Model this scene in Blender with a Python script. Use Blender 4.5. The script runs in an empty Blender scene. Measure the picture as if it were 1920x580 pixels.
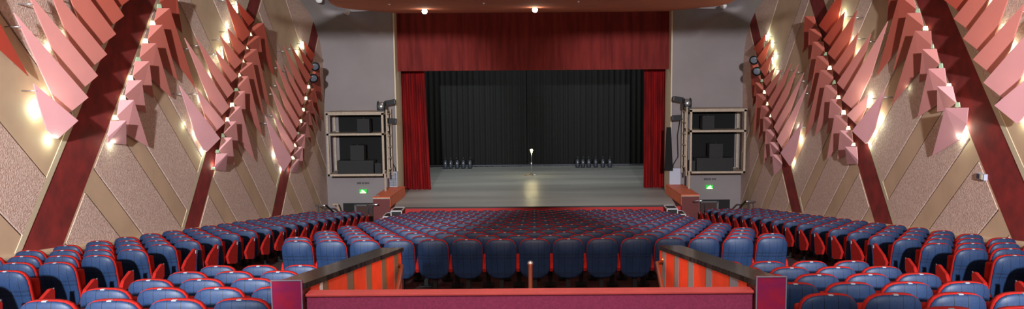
import bpy, bmesh, math, random
from mathutils import Vector, Matrix
random.seed(7)
C = bpy.context.scene.collection
ZO = 6.05                                   # camera eye height above the orchestra floor
# ---------------------------------------------------------------- camera model (1920 x 580)
F=1470.; PX=1001.; PY=290.; TH=math.radians(6.2); RO=.0078
_c,_s=math.cos(TH),math.sin(TH); _cr,_sr=math.cos(RO),math.sin(RO)
def ray(x,y):
    a=x-PX; b=PY-y
    u=a*_cr+b*_sr; v=-a*_sr+b*_cr
    return Vector((u, v*_s+F*_c, v*_c-F*_s))
EYE=Vector((0,0,ZO))
def onX(x,y,X):
    r=ray(x,y); return EYE+r*(X/r.x)
def onY(x,y,Y):
    r=ray(x,y); return EYE+r*(Y/r.y)
def onZ(x,y,Z):
    r=ray(x,y); return EYE+r*((Z-ZO)/r.z)
# ---------------------------------------------------------------- materials
def lin(c):
    c=c/255.; return c/12.92 if c<=.04045 else ((c+.055)/1.055)**2.4
def rgb(t): return (lin(t[0]),lin(t[1]),lin(t[2]),1)
MATS={}
def mat(name,col,rough=.6,metal=0.,noise=0.,scale=8.,bump=0.,bscale=None,emit=None,es=0.,col2=None,spec=.5,stretch=None,sheen=0):
    if name in MATS: return MATS[name]
    m=bpy.data.materials.new(name); m.use_nodes=True; nt=m.node_tree; N=nt.nodes; L=nt.links
    b=N['Principled BSDF']; b.inputs['Base Color'].default_value=rgb(col)
    b.inputs['Roughness'].default_value=rough; b.inputs['Metallic'].default_value=metal
    b.inputs['Specular IOR Level'].default_value=spec
    if sheen: b.inputs['Sheen Weight'].default_value=sheen
    tc=N.new('ShaderNodeTexCoord'); out=tc.outputs['Object']
    if stretch:
        mp=N.new('ShaderNodeMapping'); mp.inputs['Scale'].default_value=stretch
        L.new(out,mp.inputs['Vector']); out=mp.outputs['Vector']
    if noise>0 or col2:
        n=N.new('ShaderNodeTexNoise'); n.inputs['Scale'].default_value=scale; n.inputs['Detail'].default_value=5
        L.new(out,n.inputs['Vector'])
        r=N.new('ShaderNodeValToRGB'); r.color_ramp.elements[0].position=.35; r.color_ramp.elements[1].position=.68
        c2=col2 if col2 else tuple(k*(1-noise) for k in col)
        r.color_ramp.elements[0].color=rgb(c2); r.color_ramp.elements[1].color=rgb(col)
        L.new(n.outputs['Fac'],r.inputs['Fac']); L.new(r.outputs['Color'],b.inputs['Base Color'])
    if bump>0:
        n2=N.new('ShaderNodeTexNoise'); n2.inputs['Scale'].default_value=bscale or scale; n2.inputs['Detail'].default_value=4
        L.new(out,n2.inputs['Vector'])
        bp=N.new('ShaderNodeBump'); bp.inputs['Strength'].default_value=bump; bp.inputs['Distance'].default_value=.02
        L.new(n2.outputs['Fac'],bp.inputs['Height']); L.new(bp.outputs['Normal'],b.inputs['Normal'])
    if emit:
        b.inputs['Emission Color'].default_value=rgb(emit); b.inputs['Emission Strength'].default_value=es
    MATS[name]=m; return m
M_plaster=mat('rough_plaster',(222,196,184),.95,noise=.3,scale=30,bump=.8,bscale=34,col2=(184,152,136))
M_tan=mat('smooth_tan',(202,172,142),.8,noise=.08,scale=1.2)
M_joint=mat('joint_brown',(58,40,28),.9)
M_band=mat('red_velvet_band',(140,38,34),.85,noise=.22,scale=3.,bump=.15,bscale=40)
M_trim=mat('beige_trim',(198,182,154),.6)
M_white=mat('cove_plaster',(138,129,130),.9,noise=.05,scale=.8)
M_salmon=mat('salmon_ceiling',(214,128,102),.85,noise=.06,scale=1.)
M_blue=None
def seat_blue():
    m=bpy.data.materials.new('navy_seat_back'); m.use_nodes=True; nt=m.node_tree; N=nt.nodes; L=nt.links
    b=N['Principled BSDF']; b.inputs['Roughness'].default_value=.5; b.inputs['Specular IOR Level'].default_value=.3
    tc=N.new('ShaderNodeTexCoord'); sp=N.new('ShaderNodeSeparateXYZ'); L.new(tc.outputs['Object'],sp.inputs[0])
    def line(src,pos,w):
        a=N.new('ShaderNodeMath'); a.operation='SUBTRACT'; L.new(src,a.inputs[0]); a.inputs[1].default_value=pos
        c=N.new('ShaderNodeMath'); c.operation='ABSOLUTE'; L.new(a.outputs[0],c.inputs[0])
        d=N.new('ShaderNodeMath'); d.operation='LESS_THAN'; L.new(c.outputs[0],d.inputs[0]); d.inputs[1].default_value=w
        return d.outputs[0]
    def add(a,c):
        n=N.new('ShaderNodeMath'); n.operation='MAXIMUM'; L.new(a,n.inputs[0]); L.new(c,n.inputs[1]); return n.outputs[0]
    f=line(sp.outputs['X'],-.06,.003); f=add(f,line(sp.outputs['X'],.06,.003)); f=add(f,line(sp.outputs['X'],.16,.0025)); f=add(f,line(sp.outputs['X'],-.16,.0025))
    for z in (.70,.685,.645,.63,.36,.345,.33): f=add(f,line(sp.outputs['Z'],z,.0025))
    n=N.new('ShaderNodeTexNoise'); n.inputs['Scale'].default_value=60; L.new(tc.outputs['Object'],n.inputs['Vector'])
    r=N.new('ShaderNodeValToRGB'); r.color_ramp.elements[0].color=rgb((20,34,58)); r.color_ramp.elements[1].color=rgb((30,53,88)); L.new(n.outputs['Fac'],r.inputs['Fac'])
    mx=N.new('ShaderNodeMix'); mx.data_type='RGBA'; L.new(f,mx.inputs[0]); L.new(r.outputs['Color'],mx.inputs[6]); mx.inputs[7].default_value=rgb((14,20,34))
    L.new(mx.outputs[2],b.inputs['Base Color']); return m
M_blue=seat_blue()
M_red=mat('red_seat_cloth',(160,24,18),.85,noise=.12,scale=30,bump=.1,spec=.2)
M_blackm=mat('black_metal',(18,18,20),.5,.3)
M_tag=mat('white_tag',(150,150,156),.4)
M_carpet=mat('dark_red_carpet',(74,22,20),.95,noise=.3,scale=12)
M_stage=mat('grey_stage_floor',(162,163,160),.4,noise=.25,scale=1.,stretch=(.07,.55,1),spec=.4)  # stretched streaks paint glossy reflections into the floor colour
M_fascia=mat('stage_fascia_red',(176,34,34),.7)
M_lip=mat('stage_lip_black',(20,20,22),.5)
def curtain_mat(name,c1,c2):
    return mat(name,c1,.85,noise=.2,scale=6,col2=c2,stretch=(1,1,.12),spec=.2)
M_val=curtain_mat('crimson_velvet_valance',(124,42,38),(98,32,30))
M_curt=curtain_mat('crimson_velvet_curtain',(142,14,16),(92,9,12))
M_black=mat('black_drape',(21,22,22),.9,noise=.2,scale=3,stretch=(1,1,.1))
M_wood=mat('beige_rack_wood',(178,160,140),.6,noise=.1,scale=10)
M_spk=mat('black_speaker',(22,22,23),.7,noise=.2,scale=20)
M_spk2=mat('speaker_grille',(34,34,35),.8,bump=.3,bscale=120)
M_cloth=mat('black_scrim',(16,16,17),.95)
M_chrome=mat('brushed_steel',(190,190,195),.3,.9)
M_orange=mat('orange_panel',(222,70,36),.6,noise=.07,scale=6)
M_grey=mat('grey_bronze_strip',(128,112,98),.4,.2)
M_greyb=mat('blue_grey_strip',(140,146,160),.4,.2)
M_gold=mat('gold_edge',(176,132,60),.35,.7)
M_granite=mat('black_granite',(24,23,24),.15,noise=.3,scale=5,col2=(66,61,57),stretch=(1,3.,1),spec=.6)
M_mag=mat('magenta_gloss_panel',(166,34,60),.3,noise=.2,scale=7,col2=(132,34,84),spec=.6)
M_maggrey=mat('parapet_face_cloth',(158,50,92),.8,noise=.2,scale=60,col2=(136,42,76))
M_ledge=mat('parapet_pad',(214,82,78),.45,noise=.08,scale=4)
M_copper=mat('copper_rail',(196,110,78),.3,.8)
M_darkred=mat('maroon_box_side',(98,26,23),.6,noise=.1)
M_obox=mat('orange_box_top',(214,104,66),.55,noise=.1,scale=4)
M_step=mat('white_step_edge',(205,203,205),.5)
M_dark=mat('recess_shade',(30,28,28),.9)
M_door=mat('brown_door',(62,36,30),.7)
M_vent=mat('pale_vent_box',(170,174,190),.5)
M_ventd=mat('vent_holes',(50,54,66),.7)
def perf():
    m=mat('perforated_metal',(170,174,190),.5); nt=m.node_tree; N=nt.nodes; L=nt.links
    tc=N.new('ShaderNodeTexCoord'); v=N.new('ShaderNodeTexVoronoi'); v.inputs['Scale'].default_value=19; v.inputs['Randomness'].default_value=0
    L.new(tc.outputs['Object'],v.inputs['Vector']); r=N.new('ShaderNodeValToRGB'); r.color_ramp.interpolation='CONSTANT'; r.color_ramp.elements[0].color=rgb((48,52,64)); r.color_ramp.elements[1].position=.5; r.color_ramp.elements[1].color=rgb((186,190,205))
    L.new(v.outputs['Distance'],r.inputs['Fac']); L.new(r.outputs['Color'],N['Principled BSDF'].inputs['Base Color']); return m
M_perf=perf()
M_fit=mat('white_fitting',(222,220,224),.5)
M_glow=mat('gap_glow',(240,250,220),.5,emit=(240,250,200),es=2.2)  # emissive stand-in for lit wall showing through the panel gaps
M_glowd=mat('gap_glow_dim',(190,215,190),.5,emit=(170,200,160),es=.5)
M_tube=mat('lamp_tube',(240,255,220),.5,emit=(236,255,205),es=5.)
M_bulb=mat('ghost_bulb',(255,244,180),.3,emit=(255,240,150),es=60.)
M_down=mat('downlight_on',(255,240,210),.3,emit=(255,236,205),es=22.)
M_downoff=mat('downlight_off',(205,205,215),.4,emit=(200,205,220),es=.35)
M_green=mat('exit_green',(20,140,50),.4,emit=(30,180,50),es=1.0)
M_greenw=mat('exit_white',(235,255,220),.4,emit=(225,255,190),es=4)
M_letter=mat('dark_lettering',(52,44,50),.7)
M_lamp=mat('dark_lamp_body',(60,64,74),.45,.3)
M_lampf=mat('lamp_glass',(96,100,112),.2,.1)
def panel_mat(t,dark=0):  # dark: shade of the down-facing fold mixed into the paint
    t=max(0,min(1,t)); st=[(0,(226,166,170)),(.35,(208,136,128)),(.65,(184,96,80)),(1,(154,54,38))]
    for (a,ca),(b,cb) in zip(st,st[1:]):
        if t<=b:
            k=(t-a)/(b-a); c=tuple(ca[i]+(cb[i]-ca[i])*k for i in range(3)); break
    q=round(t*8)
    return mat('panel_paint_shade_%d_%d'%(q,dark),tuple(v*(.93 if dark else 1) for v in c),.6,noise=.03,scale=2)
# ---------------------------------------------------------------- mesh helpers
def new_bm(): return bmesh.new()
def obj(name,bm,m,parent=None,smooth=False):
    me=bpy.data.meshes.new(name)
    bmesh.ops.recalc_face_normals(bm,faces=bm.faces)
    bm.to_mesh(me); bm.free()
    for k in (m if isinstance(m,(list,tuple)) else [m]): me.materials.append(k)
    if smooth:
        for p in me.polygons: p.use_smooth=True
    o=bpy.data.objects.new(name,me); C.objects.link(o)
    if parent: o.parent=parent
    return o
def box(bm,x0,x1,y0,y1,z0,z1,bev=0,mi=0):
    v=[bm.verts.new(p) for p in [(x0,y0,z0),(x1,y0,z0),(x1,y1,z0),(x0,y1,z0),(x0,y0,z1),(x1,y0,z1),(x1,y1,z1),(x0,y1,z1)]]
    fs=[bm.faces.new([v[i] for i in f]) for f in [(0,3,2,1),(4,5,6,7),(0,1,5,4),(1,2,6,5),(2,3,7,6),(3,0,4,7)]]
    for f in fs: f.material_index=mi
    if bev>0:
        es=list({e for f in fs for e in f.edges})
        r=bmesh.ops.bevel(bm,geom=es,offset=bev,segments=2,affect='EDGES',profile=.6)
        for f in r['faces']: f.material_index=mi
    return bm
def hexa(bm,pts,mi=0):      # 8 points: 4 bottom then 4 top
    v=[bm.verts.new(p) for p in pts]
    for f in [(0,3,2,1),(4,5,6,7),(0,1,5,4),(1,2,6,5),(2,3,7,6),(3,0,4,7)]: bm.faces.new([v[i] for i in f]).material_index=mi
def tube(bm,pts,r,n=8,mi=0):
    pts=[Vector(p) for p in pts]; rings=[]
    for i,p in enumerate(pts):
        if i==0: d=pts[1]-pts[0]
        elif i==len(pts)-1: d=pts[-1]-pts[-2]
        else: d=(pts[i+1]-pts[i]).normalized()+(pts[i]-pts[i-1]).normalized()
        d.normalize(); up=Vector((0,0,1)) if abs(d.z)<.9 else Vector((0,1,0))
        a=d.cross(up).normalized(); b=d.cross(a)
        rr=r[i] if isinstance(r,(list,tuple)) else r
        rings.append([bm.verts.new(p+(a*math.cos(t)+b*math.sin(t))*rr) for t in [2*math.pi*k/n for k in range(n)]])
    for A,B in zip(rings,rings[1:]):
        for k in range(n): bm.faces.new([A[k],A[(k+1)%n],B[(k+1)%n],B[k]]).material_index=mi
    bm.faces.new(rings[0]).material_index=mi; bm.faces.new(rings[-1][::-1]).material_index=mi
def prism(bm,pts,off,mi=0): # planar outline + extrusion vector
    off=Vector(off); a=[bm.verts.new(Vector(p)) for p in pts]; b=[bm.verts.new(Vector(p)+off) for p in pts]
    bm.faces.new(a).material_index=mi; bm.faces.new(b[::-1]).material_index=mi
    n=len(pts)
    for i in range(n): bm.faces.new([a[i],b[i],b[(i+1)%n],a[(i+1)%n]]).material_index=mi
def tag(o,label,cat,group=None):
    o['label']=label; o['category']=cat
    if group: o['group']=group
    return o
def struct(o): o['kind']='structure'; return o
def thing(name,label,cat,loc,group=None):
    o=bpy.data.objects.new(name,None); o.empty_display_size=.2; C.objects.link(o); o.location=loc; tag(o,label,cat,group); return o
def part(name,bm,m,par,smooth=False):       # geometry given in world coordinates, kept there
    l=par.location
    bmesh.ops.translate(bm,verts=bm.verts,vec=-l)
    return obj(name,bm,m,par,smooth)
def subpart(name,bm,m,par,smooth=False):     # under a part whose own origin sits on its thing's origin
    l=par.parent.location; bmesh.ops.translate(bm,verts=bm.verts,vec=-l); return obj(name,bm,m,par,smooth)
ORD=['','first','second','third','fourth','fifth','sixth','seventh','eighth','ninth','tenth','eleventh','twelfth','thirteenth','fourteenth','fifteenth','sixteenth','seventeenth','eighteenth','nineteenth','twentieth','last','last']
# ---------------------------------------------------------------- floor
W=8.6
def ztop_c(Y): return -2.73-.149*(Y-12.43)
def ztop_s(Y): return -2.42-.143*(Y-9.41)
def ztop_b(Y): return -2.53+.17*(10.02-Y)
def zf_c(Y):
    if Y<10.7: return ztop_b(Y)-.95
    if Y<12.0: return ztop_b(10.7)-.95+(Y-10.7)/1.3*(ztop_c(12.)-ztop_b(10.7))
    return max(ztop_c(min(Y,28.6))-.95,-6.05)
def zf_s(Y): return max(ztop_s(min(Y,28.6))-.95,-6.05)
bm=new_bm()
Ys=[-1,2,5,7.2,8,9,10,10.4,10.7,11.3,12,14,16,18,20,22,24,26,27.5,28.6,33]
Xs=[-8.7,-6.05,-4.6,-2.1,2.1,4.6,6.05,8.7]
def fz(x,y): return (zf_s(y) if abs(x)>5 else zf_c(y))+ZO
grid=[[bm.verts.new((x,y,fz(x,y))) for x in Xs] for y in Ys]
for j in range(len(Ys)-1):
    for i in range(len(Xs)-1):
        if Xs[i]==-2.1 and Ys[j]<10.4: continue
        bm.faces.new([grid[j][i],grid[j][i+1],grid[j+1][i+1],grid[j+1][i]])
floor=struct(obj('floor',bm,M_carpet))
# vomitory stairs running down under the parapet
bm=new_bm(); y=10.4; z=fz(0,10.4)
for k in range(12): box(bm,-2.1,2.1,y-.3,y,z-.6,z-.16*(k+1)); y-=.3; z-=0; z-=0
bm.free(); bm=new_bm()
for k in range(12):
    zt=fz(0,10.4)-.16*(k+1); y1=10.4-.3*k; box(bm,-2.1,2.1,y1-.3,y1,zt-.3,zt)
struct(obj('trim_1',bm,M_carpet))
# ---------------------------------------------------------------- side walls
def clip(poly,f):
    out=[]
    for i in range(len(poly)):
        p,q=poly[i],poly[(i+1)%len(poly)]; a,b=f(p),f(q)
        if a>=0: out.append(p)
        if (a>=0)!=(b>=0):
            t=a/(a-b); out.append((p[0]+(q[0]-p[0])*t,p[1]+(q[1]-p[1])*t))
    return out
BS=1.15; SS=-.98
bands={-1:[(12.85,14.15),(19.65,20.60),(26.75,27.85)],1:[(12.75,13.96),(19.15,20.30),(26.26,27.38)]}
strips={-1:[[(10.0,10.8),(12.3,13.23),(14.89,16.9)],
             [(13.2,14.0),(15.59,16.37),(18.01,18.72),(20.33,21.0),(22.6,24.14),(24.91,26.46)],
             [(20.24,21.0),(22.64,23.46),(24.97,25.65),(27.3,29.9),(30.7,33.3)],
             [(25.72,26.54),(28.12,28.82),(30.48,31.2),(33,34)]],
         1:[[(10.0,10.8),(12.3,13.2),(14.9,16.9)],
             [(13.9,14.68),(16.24,17.0),(18.57,19.30),(20.9,21.7),(22.9,24.87),(25.76,27.6)],
             [(18.48,19.25),(20.77,21.53),(23.07,23.81),(25.4,26.1),(27.8,29.9),(30.7,33.3)],
             [(23.8,24.54),(26.24,26.98),(28.53,29.5),(31,31.7)]]}
ZB,ZT=-6.1,3.35
for sd,nm in ((-1,'wall_left'),(1,'wall_right')):
    bm=new_bm(); X=sd*W; box(bm,min(X+sd*.03,X+sd*.3),max(X+sd*.03,X+sd*.3),2.5,33.2,ZB+ZO,ZT+ZO)
    wall=struct(obj(nm,bm,M_joint))
    def slab(poly,m,name,th=.03,proud=0.):
        if len(poly)<3: return
        bm=new_bm(); prism(bm,[(X-sd*proud,p[0],p[1]+ZO) for p in poly],(sd*(th+proud),0,0)); obj(name,bm,m,wall)
    full=[(2.5,ZB),(33.1,ZB),(33.1,ZT),(2.5,ZT)]
    bl=bands[sd]
    def bandx(y0): return lambda p:(p[0]-(y0+(p[1]+3)/BS))
    regs=[]
    lo=None
    for (a,b) in bl:
        slab(clip(clip(full,bandx(a)),lambda p,b=b:-bandx(b)(p)),M_band,'red_band',proud=0.)
        slab(clip(clip(full,bandx(a-.17)),lambda p,a=a:-bandx(a)(p)),M_trim,'light_trim',proud=.012)
        slab(clip(clip(full,bandx(b)),lambda p,b=b:-bandx(b+.07)(p)),M_tan,'edge_trim',proud=0.)
        regs.append((lo,a-.17)); lo=b+.07
    regs.append((lo,None))
    g=.026
    def sx(y0): return lambda p:(p[0]-(y0+(p[1]+3)/SS))
    for ri,(r0,r1) in enumerate(regs):
        segs=[]; prev=None
        for (a,b) in sorted(strips[sd][ri]):
            segs.append((prev,a,M_plaster)); segs.append((a,b,M_tan)); prev=b
        segs.append((prev,None,M_plaster))
        base=full
        if r0 is not None: base=clip(base,bandx(r0))
        if r1 is not None: base=clip(base,lambda p:-bandx(r1)(p))
        for (a,b,m) in segs:
            q=base
            if a is not None: q=clip(q,sx(a+g))
            if b is not None and len(q)>2: q=clip(q,lambda p,b=b:-sx(b-g)(p))
            slab(q,m,'plaster_panel' if m is M_plaster else 'smooth_panel',proud=.012 if m is M_plaster else 0.)
    # low ledge behind the last seats
    bm=new_bm(); hexa(bm,[(X-sd*.1,5,zf_s(5)+ZO),(X,5,zf_s(5)+ZO),(X,28.6,zf_s(28.6)+ZO),(X-sd*.1,28.6,zf_s(28.6)+ZO),(X-sd*.1,5,zf_s(5)+ZO+.82),(X,5,zf_s(5)+ZO+.86),(X,28.6,zf_s(28.6)+ZO+.86),(X-sd*.1,28.6,zf_s(28.6)+ZO+.82)])
    struct(obj('baseboard_left' if sd<0 else 'baseboard_right',bm,M_tan))
# ---------------------------------------------------------------- front wall with coved corners
def sm(t): t=max(0,min(1,t)); return t*t*(3-2*t)
cz=[(-7,0),(.2,0),(.72,.12),(1.2,.35),(1.85,1.0),(2.25,1.75),(2.6,2.9),(2.9,4.2),(3.1,5.4),(3.2,6.6)]
def cove(z):
    for (a,b),(c,d) in zip(cz,cz[1:]):
        if z<=c: return b+(d-b)*(z-a)/(c-a)
    return cz[-1][1]
for sd,nm in ((-1,'wall_front_left'),(1,'wall_front_right')):
    bm=new_bm(); zs=[-6.05,-4,-2,-1,-.2,.2,.45,.72,1.,1.2,1.5,1.85,2.05,2.25,2.4,2.6,2.75,2.9,3.1,3.2]; xs=[5.66+i*(8.66-5.66)/26 for i in range(27)]
    def arc(z): # |X| of the crease at this height
        t=max(0,min(1,z/2.35)); return 5.66+1.75*(1-math.sqrt(max(0,1-t**2.2)))
    G=[]
    for z in zs:
        row=[]
        for x in xs:
            w=sm((x-arc(z)+.05)/.9) if z>0 else 1
            row.append(bm.verts.new((sd*x,32.25-cove(z)*w,z+ZO)))
        G.append(row)
    for j in range(len(zs)-1):
        for i in range(len(xs)-1): bm.faces.new([G[j][i],G[j][i+1],G[j+1][i+1],G[j+1][i]])
    struct(obj(nm,bm,M_white,smooth=True))
    bm=new_bm(); box(bm,min(sd*5.63,sd*5.68),max(sd*5.63,sd*5.68),32.2,33.6,-5.2+ZO,2.4+ZO)
    struct(obj('trim_2' if sd<0 else 'trim_3',bm,M_trim))
# ceilings
bm=new_bm()
out=[(-5.66,32.6),(-5.66,32.2),(-6.35,31.2),(-6.9,30.3),(-7.15,29.2),(-7.0,27.6),(-6.7,26.),(-6.6,22),(-6.6,14)]
out=out+[(-x,y) for x,y in out[::-1]]
prism(bm,[(x,y,2.33+ZO) for x,y in out],(0,0,.12))
struct(obj('ceiling',bm,M_salmon))
bm=new_bm(); box(bm,-8.7,8.7,12,27,3.3+ZO,3.4+ZO); struct(obj('ceiling_upper',bm,M_white))
# ---------------------------------------------------------------- stage
bm=new_bm(); prism(bm,[(x,y,-5.2+ZO) for x,y in [(-5.35,29.5),(5.4,29.5),(5.6,32.2),(9.5,33.6),(9.5,43),(-9.5,43),(-9.5,33.6),(-5.6,32.2)]],(0,0,-.06))
st=struct(obj('floor_stage',bm,M_stage))
bm=new_bm(); box(bm,-5.35,5.4,29.44,29.5,-5.235+ZO,-5.195+ZO); struct(obj('trim_4',bm,M_lip))
bm=new_bm(); box(bm,-5.47,5.58,29.47,29.6,0,-5.235+ZO); struct(obj('wall_stage_front',bm,M_fascia))
def drape(name,x0,x1,Y,z0,z1,amp,wl,m,label=None,rnd=0.3,flare=0.,X0b=None,X1b=None):
    bm=new_bm(); n=int(abs(x1-x0)/wl*10); random.seed(name+str(x0)); ph=0; cols=[]; rows=6
    phs=[]; 
    for i in range(n+1):
        ph+=2*math.pi/10*(1+rnd*random.uniform(-1,1)); phs.append(ph)
    for j in range(rows+1):
        t=j/rows; row=[]
        for i in range(n+1):
            s=i/n; xa=x0+(x1-x0)*s
            if X0b is not None: xb=X0b+(X1b-X0b)*s; xa=xa*t+xb*(1-t)
            a=amp*(1-.35*t)
            row.append(bm.verts.new((xa+.2*a*math.cos(phs[i]*.7),Y+a*math.sin(phs[i])+.4*a*math.sin(phs[i]*.37+1),z0+(z1-z0)*t+ZO)))
        cols.append(row)
    for j in range(rows):
        for i in range(n): bm.faces.new([cols[j][i],cols[j][i+1],cols[j+1][i+1],cols[j+1][i]])
    return obj(name,bm,m,smooth=True)
tag(drape('stage_valance',-5.66,5.66,32.75,-.03,2.4,.035,.42,M_val),'wide crimson velvet valance hanging across the top of the stage opening','curtain')
tag(drape('stage_curtain',-6.1,-4.72,33.95,-5.19,.6,.07,.2,M_curt,X0b=-6.1,X1b=-4.52),'crimson velvet curtain gathered at the left side of the stage','curtain','drawn side curtains')
tag(drape('stage_curtain',4.78,6.1,33.95,-5.19,.6,.07,.2,M_curt),'crimson velvet curtain gathered at the right side of the stage','curtain','drawn side curtains')
tag(drape('black_backdrop',-9.3,-.4,42.0,-5.17,2.92,.07,.3,M_black),'left half of the tall black pleated drape at the back of the stage','curtain','black rear drapes')
tag(drape('black_backdrop',-.5,9.3,42.08,-5.17,2.92,.07,.3,M_black),'right half of the tall black pleated drape at the back of the stage','curtain','black rear drapes')
bm=new_bm(); box(bm,-9.6,-9.5,33,43,-5.2+ZO,3.2+ZO); struct(obj('wall_stage_left',bm,M_cloth))
bm=new_bm(); box(bm,9.5,9.6,33,43,-5.2+ZO,3.2+ZO); struct(obj('wall_stage_right',bm,M_cloth))
bm=new_bm(); box(bm,-9.6,9.6,42.9,43,-5.2+ZO,3.2+ZO); struct(obj('wall_stage_back',bm,M_cloth))
bm=new_bm(); box(bm,-9.6,9.6,32.9,43,3.0+ZO,3.2+ZO); struct(obj('ceiling_stage',bm,M_cloth))
# baton at the foot of the drape
bm=new_bm(); tube(bm,[(-9,41.8,-5.12+ZO),(9,41.8,-5.12+ZO)],.035); struct(obj('trim_5',bm,mat('bluish_pipe',(92,94,108),.4,.4)))
# ghost light
g=onZ(997,329,-5.2+ZO); t=thing('ghost_light','bare bulb on a slim metal stand with tripod feet, at centre stage','lamp',g)
bm=new_bm(); tube(bm,[g+Vector((0,0,.08)),g+Vector((0,0,.62))],.02); tube(bm,[g+Vector((0,0,.6)),g+Vector((0,0,1.14))],.013); part('pole',bm,M_chrome,t,True)
for a,l in ((190,.36),(-20,.3),(300,.28),(90,.25)):
    bm=new_bm(); e=g+Vector((math.cos(math.radians(a))*l,math.sin(math.radians(a))*l,.015)); tube(bm,[g+Vector((0,0,.1)),g.lerp(e,.5)+Vector((0,0,.03)),e],.016); part('leg',bm,M_gold if a==190 else M_chrome,t,True)
bm=new_bm(); tube(bm,[g+Vector((-.02,0,.6)),g+Vector((-.07,0,.58)),g+Vector((-.08,0,.64))],.012); part('clamp_hook',bm,M_chrome,t,True)
bm=new_bm(); bmesh.ops.create_uvsphere(bm,u_segments=16,v_segments=10,radius=.062,matrix=Matrix.Translation(g+Vector((0,0,1.24)))); tube(bm,[g+Vector((0,0,1.12)),g+Vector((0,0,1.2))],.03); part('bulb',bm,M_bulb,t,True)
# floor lanterns at the rear
def lantern(px,k,n,side,tilt):
    p=onZ(px,313.5 if side=='left' else 311,-5.2+ZO); p.y-=.15; p=onY(px,300,41.2); p.z=-5.2+ZO
    t=thing('stage_lantern','dark round stage lantern, %s from the left in the %s rear row'%(ORD[k],side),'stage light',p,'lanterns along the %s rear of the stage'%side)
    bm=new_bm(); tube(bm,[p,p+Vector((0,0,.04)),p+Vector((0,0,.30)),p+Vector((0,0,.40)),p+Vector((0,0,.46))],[.10,.115,.12,.09,.04],12); part('body',bm,M_lamp,t,True)
    bm=new_bm(); pts=[p+Vector((math.cos(a)*.142,-.02,.30+math.sin(a)*.22+tilt*math.cos(a)*.1)) for a in [math.pi*j/8 for j in range(9)]]; tube(bm,pts,.014,6); part('yoke',bm,M_blackm,t,True)
    bm=new_bm(); tube(bm,[p+Vector((0,0,.5)),p+Vector((tilt*.04,0,.6))],.022,6); part('clamp',bm,M_lamp,t,True)
    bm=new_bm(); bmesh.ops.create_uvsphere(bm,u_segments=10,v_segments=6,radius=.055,matrix=Matrix.Translation(p+Vector((0,-.13,.3)))); part('lens',bm,M_chrome,t,True)
for k,px in enumerate([835,845,857,868.5,881]): lantern(px,k+1,5,'left',[0,.2,-1,.3,.8][k])
for k,px in enumerate([1083,1093,1104,1117,1130.5,1143.5]): lantern(px,k+1,6,'right',[.2,.6,-.9,.2,0,.3][k])
# ---------------------------------------------------------------- wall feather panels
def planept(P0,P1,P2,x,y):
    n=(P1-P0).cross(P2-P0); r=ray(x,y); k=n.dot(P0-EYE)/n.dot(r); return EYE+r*k
def side_word(sd): return 'left' if sd<0 else 'right'
NEAR=['nearest','middle','farthest']
def thick(bm,pts,tris,sd,th=.02,mi=0):
    a=[bm.verts.new(p) for p in pts]; b=[bm.verts.new(p+Vector((sd*th,0,0))) for p in pts]
    for f in tris: bm.faces.new([a[i] for i in f]).material_index=mi; bm.faces.new([b[i] for i in f[::-1]]).material_index=mi
    n=len(pts)
    for i in range(n): bm.faces.new([a[i],b[i],b[(i+1)%n],a[(i+1)%n]]).material_index=mi
def shade(t): return ['pale pink','dusty pink','salmon','terracotta','brick red'][min(4,int(t*5))]
def blade(sd,band,k,n,T,R,B,Ls=(),ct=None):
    Xw=sd*W; t=ct if ct is not None else k/max(1,n-1)
    t3=onX(*T,Xw-sd*.28); r3=onX(*R,Xw-sd*.40); b3=onX(*B,Xw-sd*.13)
    pts=[t3,r3,b3]+[planept(t3,r3,b3,*q) for q in Ls]
    o=thing('pointed_wall_panel','%s pointed panel, %s up of the near-side fan at the %s red band, %s wall'%(shade(t),ORD[k+1],NEAR[band],side_word(sd)),'wall panel',(r3+t3)*.5,'pointed panels on the %s wall'%side_word(sd))
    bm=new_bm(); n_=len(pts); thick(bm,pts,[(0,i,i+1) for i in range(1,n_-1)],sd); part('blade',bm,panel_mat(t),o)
    q=t3.lerp(b3,.12); bm=new_bm(); tube(bm,[q+Vector((-sd*.0,0,0)),Vector((Xw,q.y,q.z))],.012,6)
    part('wall_bracket',bm,M_chrome,o,True)
def pleat(sd,band,k,n,A,P,B,T,U,ct=None):
    Xw=sd*W; t=ct if ct is not None else k/max(1,n-1)
    a=onX(*A,Xw-sd*.20); p=onX(*P,Xw-sd*.40); b=onX(*B,Xw-sd*.11); tt=onX(*T,Xw-sd*.10); u=onX(*U,Xw-sd*.06)
    o=thing('folded_wall_panel','%s folded panel, %s up of the stage-side column at the %s red band, %s wall'%(shade(t),ORD[k+1],NEAR[band],side_word(sd)),'wall panel',p,'folded panels on the %s wall'%side_word(sd))
    bm=new_bm(); thick(bm,[a,p,b],[(0,1,2)],sd,.015); part('upper_facet',bm,panel_mat(max(0,t-.08)),o)  # paler tone paints the light on the up-facing side
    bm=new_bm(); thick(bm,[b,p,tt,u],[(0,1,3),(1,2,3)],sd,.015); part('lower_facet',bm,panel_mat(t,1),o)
def mini(sd,band,k,x,y,w,h,dim=False):  # openings onto the lit wall, made as emissive plates
    Xw=sd*W-sd*.07; q=[onX(x-w*.38,y-h/2,Xw),onX(x+w*.38,y-h/2,Xw),onX(x+w*.5,y+h/2,Xw),onX(x-w*.5,y+h/2,Xw)]
    bm=new_bm(); thick(bm,q,[(0,1,2,3)],sd,.008)
    o=obj('glow_gap_plate',bm,M_glowd if dim else M_glow)
    tag(o,'small %s gap with emissive glow, %s up beside the %s red band, %s wall'%('dim greenish' if dim else 'glowing pale',ORD[k+1],NEAR[band],side_word(sd)),'wall light','small glowing gaps on the %s wall'%side_word(sd))
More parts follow.
